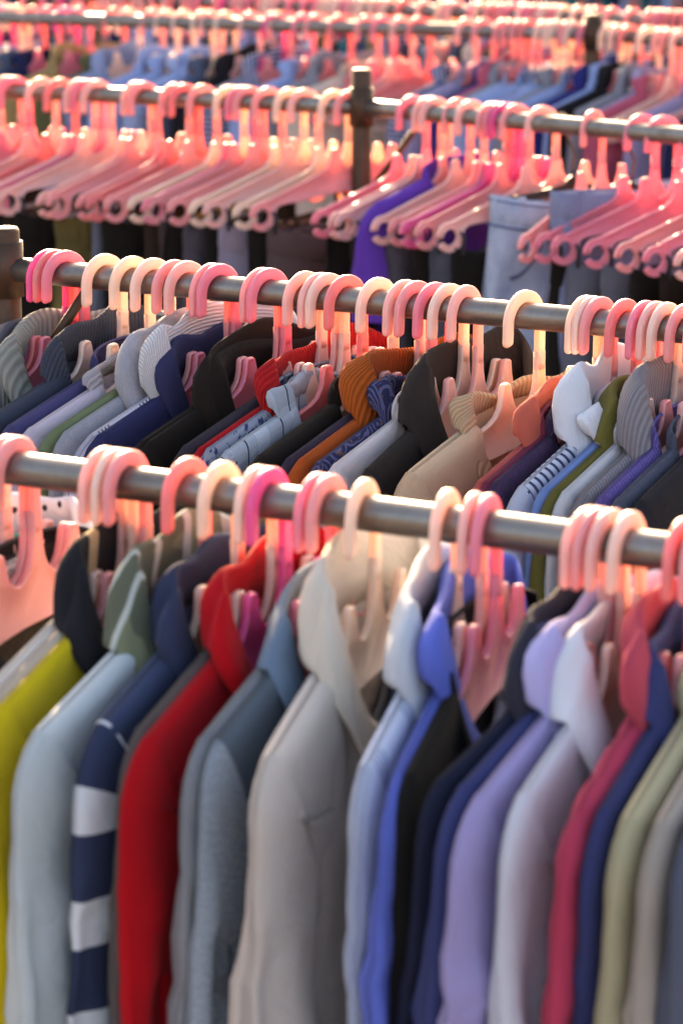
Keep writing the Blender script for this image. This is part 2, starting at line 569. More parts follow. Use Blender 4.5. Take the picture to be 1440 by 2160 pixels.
def garment_meshes(seed, ws=.205, un=.090, fd=.10, ax=.024, top=.008, low=.018, length=.62, sleeve='long', collar='polo',
                   hs=.028, lf=.052, shift=0.0, lod=1.0, band=True, drop=.05, puff=False):
    r = np.random.default_rng(seed)
    out = {}
    nc = int(44 * lod) | 1
    ns = int(30 * lod)
    cs = np.sin(np.linspace(-1, 1, nc) * math.pi / 2 * .96) / math.sin(math.pi / 2 * .96)
    ss = length * np.linspace(0, 1, ns) ** 2.1
    folds = waves(6, .0095, 22, 80, r)
    sway = waves(3, .004, 6, 16, r)
    fb = waves(4, .005, 30, 80, r)
    rows = []
    uvs = []
    def panel(side):
        P = np.zeros((ns, nc, 3)); Q = np.zeros((ns, nc, 2))
        for i, s in enumerate(ss):
            wd = ws * (1 - .05 * sm(s, .06, .3)) + .01 * sm(s, .2, length)
            u = cs * wd
            u0 = cs * ws
            inn = np.abs(u0) < un
            q = np.sqrt(np.clip(1 - (u0 / un) ** 2, 0, 1))
            x0 = np.where(inn, ax * q, .0006)
            z0 = np.where(inn, top_z(un) - (fd * q ** 1.0 if side > 0 else -.012 * q), top_z(u0))
            edge = (1 - np.abs(cs) ** 10) ** .5
            rnd = np.sqrt(1 - (1 - np.clip((s + .00012) / .014, 0, 1)) ** 2.4)
            hh = (top * rnd + (low - top) * sm(s, .02, .32)) * (.6 + .4 * edge)
            hx = np.where(inn, x0 + (hh - x0) * sm(s, .0, .16), hh + .0006)
            fo = wsum(folds if side > 0 else fb, u, s) * sm(s, .06, .34) * (low / .018)
            mid = wsum(sway, u, s) * sm(s, .05, .4) + shift * sm(s, .06, .28)
            pf = 0
            if puff: pf = .006 * np.abs(np.sin(np.pi * s / .055)) * edge
            x = mid + side * np.maximum(hx + pf + fo * edge, .0022)
            if puff: z0 = z0 + .005 * np.abs(np.sin(np.pi * u0 / .042))
            P[i, :, 0] = x; P[i, :, 1] = -u; P[i, :, 2] = z0 - s
            Q[i, :, 0] = u + (0 if side > 0 else 1.0); Q[i, :, 1] = s + .3
        return P, Q
    Pf, Qf = panel(1); Pb, Qb = panel(-1)
    rk = sm(ss, .045, .14)[:, None] * ((1 - np.abs(cs) ** 8) ** .5)[None, :]
    Pf[..., 0] += crumple(Pf, r, .0030) * rk; Pb[..., 0] += crumple(Pb, r, .0030) * rk
    mid_ = (Pf[..., 0] + Pb[..., 0]) / 2; hf_ = np.maximum((Pf[..., 0] - Pb[..., 0]) / 2, .004 * sm(ss, .0, .01)[:, None] + .001)
    Pf[..., 0] = mid_ + hf_; Pb[..., 0] = mid_ - hf_
    P = np.concatenate([Pb[::-1], Pf], 0); Q = np.concatenate([Qb[::-1], Qf], 0)
    neck = np.abs(cs * ws) < un
    V, Fc, UV = grid(P, Q, skip=lambda i, j: i == ns - 1 and (neck[j] or neck[j + 1]))
    out['body'] = (V, Fc, UV)
    # ---- sleeves
    slen = {'long': .56, 'short': .20, 'cap': .11}.get(sleeve, 0)
    if slen:
        nt_, nf = int(34 * lod), int(22 * lod)
        for sd in (1, -1):
            th0 = R(24 + r.uniform(-3, 5)); a0 = .078
            arc = slen * np.linspace(0, 1, nt_)
            ang = th0 + (R(86 + r.uniform(-3, 3)) - th0) * sm(arc, -.012, .075 + r.uniform(-.01, .02))
            cu = np.zeros(nt_); cz = np.zeros(nt_)
            pu, pz = ws - .002, float(top_z(ws)) + .0025
            # outer edge path
            ou = [pu]; oz = [pz]
            for i in range(1, nt_):
                d = arc[i] - arc[i - 1]
                ou.append(ou[-1] + d * math.cos(ang[i])); oz.append(oz[-1] - d * math.sin(ang[i]))
            ou = np.array(ou); oz = np.array(oz)
            aw = a0 - (.030 if sleeve == 'long' else .008) * sm(arc, .02, .20) - .010 * sm(arc, .25, .56)
            fat = top + (low * 1.10 - top) * sm(arc, .0, .16)
            step = .0022 * (1 - sm(arc, drop, drop + .008)) + .0016
            sf = waves(5, 1.0, 2, 7, r); kl = r.uniform(14, 26); pl = r.uniform(0, 6)
            swx = waves(2, .010, 5, 12, r)
            ph = np.linspace(0, 2 * math.pi, nf, endpoint=False)
            PS = np.zeros((nt_, nf, 3)); QS = np.zeros((nt_, nf, 2))
            for i in range(nt_):
                nrm = np.array([math.sin(ang[i]), math.cos(ang[i])])
                cen = np.array([ou[i], oz[i]]) - nrm * aw[i]
                cc, s_ = np.cos(ph), np.sin(ph)
                rad = np.sign(cc) * np.abs(cc) ** .85 * aw[i]
                late = float(sm(arc[i], .07, .22))
                lump = 1 + late * (.10 * math.sin(arc[i] * kl + pl) + .06 * math.sin(arc[i] * kl * 2.3 + pl * 2))
                rad = np.where(cc > 0, rad, rad * lump)
                fl = wsum(sf, ph, arc[i] * 2) * .0100 * late * (.55 + .45 * cc)
                xx = np.sign(s_) * np.abs(s_) ** (.80 + .12 * late) * (fat[i] + step[i]) * (1 + .22 * late * math.sin(arc[i] * kl * 1.3 + pl)) + fl * np.abs(s_) ** .5
                if puff: xx = xx * (1 + .5 * abs(math.sin(math.pi * arc[i] / .055)))
                wig = wsum(swx, 0.0, arc[i] * 1.4) * sm(arc[i], .10, .4)
                PS[i, :, 0] = xx + wig + shift * sm(-(cen[1] + nrm[1] * rad), .19, .42)
                PS[i, :, 1] = -sd * (cen[0] + nrm[0] * rad)
                PS[i, :, 2] = cen[1] + nrm[1] * rad
                QS[i, :, 0] = ph / (2 * math.pi) * .3; QS[i, :, 1] = arc[i] + .02
            PS[..., 0] += crumple(PS, r, .0034, 45, 190) * sm(arc, .06, .14)[:, None]
            PS[..., 1] += crumple(PS, r, .0013, 30, 110) * sm(arc, .05, .12)[:, None]
            out['sleeve_near' if sd > 0 else 'sleeve_far'] = grid(PS, QS, wrap=True)
    # ---- collar
    if collar:
        nphi = int(56 * lod)
        if collar == 'crew':
            ph = np.linspace(0, 2 * math.pi, nphi, endpoint=False); wrap = True
        else:
            e = .20 if collar != 'cowl' else .02
            ph = np.linspace(math.pi / 2 + e, math.pi / 2 + 2 * math.pi - e, nphi); wrap = False
        un2 = un + .002
        cu, cx = np.cos(ph), np.sin(ph)
        bz = top_z(un) - fd * np.clip(cx, 0, 1) ** 1.0 + .012 * np.clip(-cx, 0, 1)
        b = np.stack([un2 * cu, ax * cx, bz], 1)      # (u, x, z)
        nz = waves(5, .0042, 2, 7, r)
        wob = wsum(nz, ph, 0)
        prof = []
        outw = np.stack([cu, cx * .8], 1)
        fr = np.clip(cx, 0, 1)
        if collar == 'crew':
            for du, dz in ((.002, -.007), (.0028, .000), (.0018, .006), (-.001, .0115), (-.0035, .0100)):
                prof.append((du, dz))
            prof = [(np.full(nphi, a), np.full(nphi, c)) for a, c in prof]
        else:
            endb = np.exp(-((np.abs(ph - math.pi * 1.5) - (math.pi - .2)) / .45) ** 2)
            lean = -.004 + wob * .6
            top_h = hs * (1 - .6 * fr) * np.ones(nphi) + wob
            wc = lf * .48 + wob
            ax_ = np.abs(cx) ** 1.4
            eu = wc * (1 - ax_) + .010 * ax_
            ez = (-.335 * wc + .006) * (1 - ax_) + np.where(cx > 0, top_h - lf * (.70 + (.55 if collar == 'shirt' else .2) * endb), top_h - lf * .9) * ax_ + wob * .8
            prof.append((np.full(nphi, .001), np.full(nphi, -.006)))
            prof.append((lean * .3, top_h * .35))
            prof.append((lean * .8, top_h * .75))
            prof.append((lean, top_h))
            ro = .0040 if collar != 'cowl' else .011
            prof.append((lean + ro * .6, top_h + ro * .75))
            prof.append((lean + ro * 1.5, top_h + ro * .4))
            for q in (.12, .3, .5, .72, .9, 1.0):
                cv = (wob * 1.2 + .0045) * math.sin(math.pi * q)
                prof.append((lean + ro * 2 + (eu - ro * 2 - lean) * q + cv, top_h + (ez - top_h) * q + cv * .6))
        m = len(prof)
        PC = np.zeros((m, nphi, 3)); QC = np.zeros((m, nphi, 2))
        acc = np.zeros(nphi)
        for i, (du, dz) in enumerate(prof):
            PC[i, :, 1] = -(b[:, 0] + outw[:, 0] * du)
            PC[i, :, 0] = b[:, 1] + outw[:, 1] * du
            PC[i, :, 2] = b[:, 2] + dz
            if i: acc = acc + np.linalg.norm(PC[i] - PC[i - 1], axis=1)
            QC[i, :, 0] = ph * .055; QC[i, :, 1] = acc
        out['collar'] = grid(PC, QC, wrap=wrap)
        if collar in ('shirt', 'polo', 'zip'):
            # placket strip down the front
            npz = 14
            zf = np.linspace(0, .26, npz)
            PP = np.zeros((npz, 4, 3)); QP = np.zeros((npz, 4, 2))
            for i, s in enumerate(zf):
                hxf = ax + (top + (low - top) * float(sm(s, .02, .32)) - ax) * float(sm(s, 0, .16))
                mid = float(wsum(sway, 0.0, s) * sm(s, .05, .4) + shift * sm(s, .06, .28))
                fo = float(wsum(folds, 0.0, s) * sm(s, .06, .34) * (low / .018))
                xx = mid + hxf + fo + .0022
                for j, uu in enumerate((-.015, -.013, .013, .015)):
                    PP[i, j] = (xx - (.0022 if j in (0, 3) else 0), -uu, float(top_z(un)) - fd - s)
                    QP[i, j] = (uu, s)
            out['placket'] = grid(PP, QP)
            out['_btn'] = [tuple(PP[k, 1] * .5 + PP[k, 2] * .5) for k in (2, 6, 10)]
    return out
def disc_mesh():
    V, Fc = tube([(-.0008, 0, 0), (.0012, 0, 0), (.0016, 0, 0)], [.0052, .0052, .004], 12)
    return mesh_np('button', V, Fc)
ME_DISC = disc_mesh()
def add_parts(root, meshes, mats, detail=True):
    """mats: dict body/sleeve/collar/placket"""
    for k, v in meshes.items():
        if k.startswith('_'): continue
        nm = 'sleeve' if k.startswith('sleeve') else k
        mt = mats.get(nm) or mats['body']
        me = v if isinstance(v, bpy.types.Mesh) else mesh_np(nm, *v)
        ob = part(nm, me, root, mt)
        if nm in ('collar', 'placket') and detail:
            so_ = ob.modifiers.new('thickness', 'SOLIDIFY')
            so_.thickness = .0022 if nm == 'collar' else .001
            so_.offset = 0
        if nm == 'placket' and detail:
            for p in meshes.get('_btn', []):
                bt = part('button', ME_DISC, ob, mats.get('button') or M_BTN)
                bt.location = p
M_BTN = simple('shirt_button', 'cfc8c0', .35)

# ------------------------------------------------------------------ racks
def post_mesh(p, ztop, rad):
    V, Fc = tube([(p[0], p[1], 0.012), (p[0], p[1], ztop - .003), (p[0], p[1], ztop)], [rad, rad, rad - .002], 20)
    return mesh_np('post', V, Fc)
def rack(label, A, B, posts, extra_rail=None, flip=1):
    """rail tube A->B; posts: list of (point, ztop, radius)"""
    d = (B - A) / np.linalg.norm(B - A)
    t = thing('clothes_rack', (A[0], A[1], 0), 0, label, 'clothes rack', 'rows of steel clothes racks')
    t.location = (0, 0, 0)
    n = 24
    V, Fc = tube([A + (B - A) * i / n for i in range(n + 1)], RAIL_D / 2, 28)
    part('rail', mesh_np('rail', V, Fc), t, M_RAIL)
    if extra_rail:
        a, b = extra_rail
        V, Fc = tube([a + (b - a) * i / n for i in range(n + 1)], RAIL_D / 2, 28)
        part('rail', mesh_np('rail', V, Fc), t, M_RAIL)
    nrm = np.array([-d[1], d[0], 0])
    for p, zt, rad in posts:
        po = part('post', post_mesh(p, zt, rad), t, M_POST)
        V, Fc = tube([(p[0], p[1], ZR - .03), (p[0], p[1], ZR + .03)], rad + .0035, 20)
        part('clamp', mesh_np('clamp', V, Fc), po, M_POST)
        V, Fc = tube([np.array([p[0], p[1], .02]) - nrm * .32, np.array([p[0], p[1], .02]) + nrm * .32], .016, 12)
        part('foot', mesh_np('foot', V, Fc), t, M_POST)
        b0 = np.array([p[0], p[1], ZR - .155]); b1 = np.array([p[0], p[1], ZR]) + d * .105 + np.array([0, 0, -.012])
        V, Fc = tube([b0, b1], .0055, 10)
        part('brace', mesh_np('brace', V, Fc), t, M_POST)
    return t
A1, B1 = onplane(50, 990), onplane(1390, 1162)
A2, B2 = onplane(75, 572.5), onplane(1320, 685)
A31, B31 = onplane(30, 193), onplane(440, 213)
A32, B32 = onplane(800, 226), onplane(1245, 267)
A41, B41 = onplane(200, 41), onplane(1120, 66)
A42, B42 = onplane(1265, 75), onplane(1440, 88)
A5, B5 = onplane(667, 13), onplane(1400, 44)
def far(A, B, t): return A + (B - A) / np.linalg.norm(B - A) * t
def seg(A, B, x0, x1): return on_rail(A, B, x0), on_rail(A, B, x1)
PR = .0165
a, b = far(A1, B1, -1.3), far(B1, A1, -1.2)
rack('nearest steel clothes rack, hung with shirts across the foreground', a, b, [(a, ZR + .06, PR), (b, ZR + .06, PR)])
a, b = on_rail(A2, B2, 12), far(B2, A2, -1.4)
rack('second steel clothes rack from the front, its end post at the left edge', a, b, [(a, ZR + .045, PR), (b, ZR + .045, PR)])
p3 = on_rail(A31, B31, 762); p3b = on_rail(A32, B32, 762); p3 = (p3 + p3b) / 2
a, b = far(A31, B31, -1.6), far(B32, A32, -1.5)
rack('third steel clothes rack with a dark post between the trouser hangers', a, p3, [(a, ZR + .05, PR), (p3, ZR + .060, PR * .95), (b, ZR + .05, PR)], (p3, b))
p4 = on_rail(A41, B41, 1250); p4b = on_rail(A42, B42, 1250); p4 = (p4 + p4b) / 2
a, b = far(A41, B41, -1.8), far(B42, A42, -1.4)
rack('fourth steel clothes rack with a dark post near the top right corner', a, p4, [(a, ZR + .05, PR), (p4, ZR + .04, PR), (b, ZR + .05, PR)], (p4, b))
a, b = far(A5, B5, -1.6), far(B5, A5, -1.2)
rack('fifth steel clothes rack along the top edge of the picture', a, b, [(a, ZR + .05, PR), (b, ZR + .05, PR)])
A6 = A5 + np.array([.2, 1.6, 0]); B6 = B5 + np.array([.2, 1.6, 0])
a, b = far(A6, B6, -2.2), far(B6, A6, -1.6)
rack('farthest steel clothes rack, only its dark garments showing at the top', a, b, [(a, ZR + .05, PR), (b, ZR + .05, PR)])

# ------------------------------------------------------------------ rows of hangers with garments
def origin(C, psi):
    """stem origin so that the hook circle sits on the rail centre"""
    return C - np.array([-math.sin(psi), -math.cos(psi), 0]) * HOOK_U
ORD = lambda n: str(n) + ('th' if 10 <= n % 100 <= 20 else {1: 'st', 2: 'nd', 3: 'rd'}.get(n % 10, 'th'))
def clothes_row(A, B, specs, rowname, seed0, lod=1.0):
    """specs: (apex_px, psi_deg, plastic, garment or None)"""
    d = (B - A) / np.linalg.norm(B - A)
    pts = [on_rail(A, B, s[0]) for s in specs]
    ts = np.array([(p - A) @ d for p in pts])
    # the cloth spreads into the free space between crowded hooks
    rel = ts.copy()
    for _ in range(60):
        for i in range(len(rel) - 1):
            need = .019 - (rel[i + 1] - rel[i])
            if need > 0:
                rel[i] -= need * .5; rel[i + 1] += need * .5
    for i, s in enumerate(specs):
        px, psi, pc, gm = s
        ps = R(psi)
        o = origin(pts[i], ps)
        gapl = (ts[i] - ts[i - 1]) if i else .03
        gapr = (ts[i + 1] - ts[i]) if i < len(ts) - 1 else .03
        rl = (rel[i] - rel[i - 1]) if i else .03
        rr = (rel[i + 1] - rel[i]) if i < len(ts) - 1 else .03
        if gm is None:
            hanger(o, ps, pc, f'{pc} plastic hanger, {ORD(i + 1)} from the left on the {rowname} rail', f'plastic hangers on the {rowname} rail')
            continue
        hanger(o, ps, pc, f'{pc} plastic hanger holding the {gm["short"]} on the {rowname} rail', f'plastic hangers on the {rowname} rail')
        gt = thing(gm['name'], o, -ps, gm['label'], gm['cat'], f'garments on the {rowname} rail')
        top = min(max(min(gapl, gapr) * .42, .0060), gm.get('topmax', .011))
        low = min(max(min(rl, rr) * .5, .0095), gm.get('lowmax', .022))
        pr = dict(gm.get('p', {}))
        me = garment_meshes(seed0 + i, top=pr.pop('top', top), low=pr.pop('low', low), shift=float((rel[i] - ts[i]) * .8), lod=lod, **pr)
        add_parts(gt, me, gm['m'], lod > .6)
        if i % 3 != 1:
            un_, ax_ = pr.get('un', .074), pr.get('ax', .024)
            hw_, hh_ = .017, .011
            u0 = float(rng.uniform(-.012, .016))
            zt_ = float(top_z(un_)) + .004
            P = np.zeros((2, 5, 3)); Q = np.zeros((2, 5, 2))
            for a_ in range(5):
                uu = u0 + hw_ * (a_ - 2) / 2
                xx = -ax_ * math.sqrt(max(.05, 1 - (uu / un_) ** 2)) + .0035
                P[0, a_] = (xx, -uu, zt_); P[1, a_] = (xx + .001, -uu, zt_ - 2 * hh_)
                Q[0, a_] = (a_ / 4, 1); Q[1, a_] = (a_ / 4, 0)
            lb = part('neck_label', mesh_np('neck_label', *grid(P, Q)), gt, M_LABELS[i % 2])
            so_ = lb.modifiers.new('thickness', 'SOLIDIFY'); so_.thickness = .0008
def G(short, label, cat, m, name=None, **kw):
    p = kw.pop('p', {})
    return dict(short=short, label=label, cat=cat, m=m, name=name or cat.replace(' ', '_'), p=p, **kw)
fb_ = fabric

row1 = [
 (-95, 30, 'salmon pink', G('brown shirt', 'brown shirt mostly outside the left edge on the front rail', 'shirt', dict(body=fb_('5a4a44')), p=dict(collar='polo'))),
 (-35, 30, 'pale pink', G('polka dot blouse', 'white blouse with small black polka dots at the left edge, front rail', 'blouse', dict(body=fb_('e6e0e6', 'dots', '2a2a34')), p=dict(collar='shirt', hs=0.034, lf=0.048, fd=.105))),
 (14, 27, 'salmon pink', G('teal cardigan', 'teal green cardigan tucked behind the charcoal sweater, front rail', 'cardigan', dict(body=fb_('3f9a8c')), p=dict(collar='crew', fd=.105))),
 (32, 26, 'salmon pink', G('charcoal ribbed sweater', 'charcoal knit sweater with ribbed neck at far left of the front rail', 'sweater', dict(body=fb_('3a3634', 'heather', '4c4642'), collar=fb_('2e2a2c', 'rib', knit=.004, axis=1)), p=dict(collar='crew', fd=.105, hs=0.025, ws=.203))),
 (218, 29, 'pale pink', G('cream cardigan', 'cream cardigan left of the yellow jersey on the front rail', 'cardigan', dict(body=fb_('ded3c8')), p=dict(collar='crew', fd=.10, un=.08))),
 (243, 28, 'ivory', G('beige tee', 'beige tee hidden between the cream cardigan and the yellow jersey', 'tee', dict(body=fb_('cbbcae')), p=dict(collar='crew', fd=.10, un=.085, ws=.203))),
 (268, 28, 'salmon pink', G('yellow jersey', 'bright yellow jersey with black collar panel on the front rail', 'jersey', dict(body=fb_('d2b81e', tr=.06), collar=fb_('201f24', 'border', 'a89878', tr=.03)), p=dict(collar='polo', hs=0.043, lf=0.060, fd=.105, ws=.203))),
 (393, 30, 'coral pink', G('pale grey windbreaker', 'pale blue grey windbreaker with olive striped yoke, front rail', 'jacket', dict(body=fb_('b9c2c6'), sleeve=fb_('b8c0c2'), collar=fb_('7c8066', 'camo', '5c6050')), p=dict(collar='polo', hs=0.043, lf=0.080, fd=.105, ws=.225), topmax=.016, lowmax=.03)),
 (465, 27, 'cream', G('navy striped rugby shirt', 'navy rugby shirt with broad white stripes on the sleeves, front rail', 'rugby shirt', dict(body=fb_('35415e'), sleeve=fb_('303a56', 'stripe_h', 'cfd3d8'), collar=fb_('323a54')), p=dict(collar='polo', hs=0.030, lf=0.056, ws=.203))),
 (541, 27, 'ivory', G('grey brown cardigan', 'thin grey brown cardigan just left of the red sweatshirt', 'cardigan', dict(body=fb_('57504f', 'heather', '635b58')), p=dict(collar='crew', fd=.1, un=.082, ws=.203))),
 (566, 27, 'hot pink', G('red sweatshirt', 'bright red sweatshirt with long sleeves on the front rail', 'sweatshirt', dict(body=fb_('b80a18', tr=.08)), p=dict(collar='polo', hs=0.034, lf=0.048, fd=.105, ws=.212), topmax=.014, lowmax=.026)),
 (666, 27, 'rose pink', G('mid grey sweater', 'mid grey sweater between the red sweatshirt and the slate blue cardigan', 'sweater', dict(body=fb_('8b8d92', 'heather', '7c7e84')), p=dict(collar='crew', fd=.105, un=.085, ws=.203))),
 (690, 26, 'salmon pink', G('slate blue cardigan', 'slate blue cardigan with speckled grey shoulder on the front rail', 'cardigan', dict(body=fb_('5a6672'), sleeve=fb_('7d8794', 'speckle', 'a9b2b8'), collar=fb_('6b7f95')), p=dict(collar='polo', hs=0.021, lf=0.068, fd=.105, ws=.203), lowmax=.028)),
 (765, 21, 'cream', G('oatmeal zip sweater', 'oatmeal zip neck sweater with tall collar on the front rail', 'sweater', dict(body=fb_('c9bdb4'), collar=fb_('d6cabc'), placket=fb_('a5968a', 'rib', knit=.003, axis=1)), p=dict(collar='shirt', hs=0.051, lf=0.060, fd=.105, ws=.21), topmax=.018, lowmax=.034)),
 (940, 20, 'ivory', G('pale blue polo', 'pale blue polo with grey stripes under its collar, front rail', 'polo shirt', dict(body=fb_('c3cbe0', 'lines', '6d7a98'), collar=fb_('c2c8d2')), p=dict(collar='shirt', hs=0.043, lf=0.068, fd=.105, ws=.203))),
 (997, 19, 'pale pink', G('royal blue shirt', 'royal blue shirt left of the black top on the front rail', 'shirt', dict(body=fb_('5b6cc4'), collar=fb_('5a6cc8')), p=dict(collar='polo', hs=0.034, lf=0.048, fd=.105, ws=.203))),
 (1026, 20, 'rose pink', G('black wide necked top', 'black wide necked top showing its pink hanger, front rail', 'top', dict(body=fb_('171412', tr=.02)), p=dict(collar='crew', fd=.13, un=.105, ax=.03, ws=.203))),
 (1238, 38, 'pale pink', G('dark navy jacket', 'dark navy jacket right of the black top on the front rail', 'jacket', dict(body=fb_('20243a'), collar=fb_('33323f')), p=dict(collar='polo', hs=0.043, lf=0.060, fd=.105, ws=.205))),
 (1256, 34, 'salmon pink', G('indigo shirt', 'indigo blue shirt between the navy jacket and the lavender shirt', 'shirt', dict(body=fb_('3d4474'), collar=fb_('434a78')), p=dict(collar='polo', hs=0.025, lf=0.048, fd=.105, ws=.205))),
 (1282, 32, 'pale pink', G('lavender shirt', 'plain lavender shirt with collar and long sleeves on the front rail', 'shirt', dict(body=fb_('a79ccc'), collar=fb_('b4aedd')), p=dict(collar='shirt', hs=0.034, lf=0.064, fd=.105, ws=.212), lowmax=.03)),
 (1322, 28, 'ivory', G('white blouse', 'crisp white blouse with a folded collar tip on the front rail', 'blouse', dict(body=fb_('dfe0ea', tr=.2), collar=fb_('e4e6ee', tr=.2)), p=dict(collar='shirt', hs=0.030, lf=0.080, fd=.105, ws=.203))),
 (1436, 27, 'coral pink', G('rose quilted jacket', 'rose red quilted jacket at the right edge of the front rail', 'jacket', dict(body=fb_('b83a56', tr=.05), collar=fb_('c44a5c')), p=dict(collar='polo', hs=0.043, lf=0.040, fd=.105, ws=.21, puff=True), topmax=.016, lowmax=.026)),
 (1470, 26, 'salmon pink', G('dark blue shirt', 'dark blue long sleeved shirt at the lower right edge, front rail', 'shirt', dict(body=fb_('383e6c')), p=dict(collar='polo', ws=.205))),
 (1535, 27, 'pale pink', G('khaki beige jumper', 'khaki beige jumper in the bottom right corner, front rail', 'jumper', dict(body=fb_('b3a988')), p=dict(collar='crew', ws=.21))),
 (1600, 27, 'ivory', G('stone coloured jumper', 'stone coloured jumper cut off by the right edge, front rail', 'jumper', dict(body=fb_('a89c92')), p=dict(collar='crew', ws=.21))),
 (1660, 27, 'salmon pink', G('slate tee', 'slate grey tee beyond the right edge of the front rail', 'tee', dict(body=fb_('5a5f70')), p=dict(collar='crew', ws=.203))),
]
clothes_row(A1, B1, row1, 'front', 150)

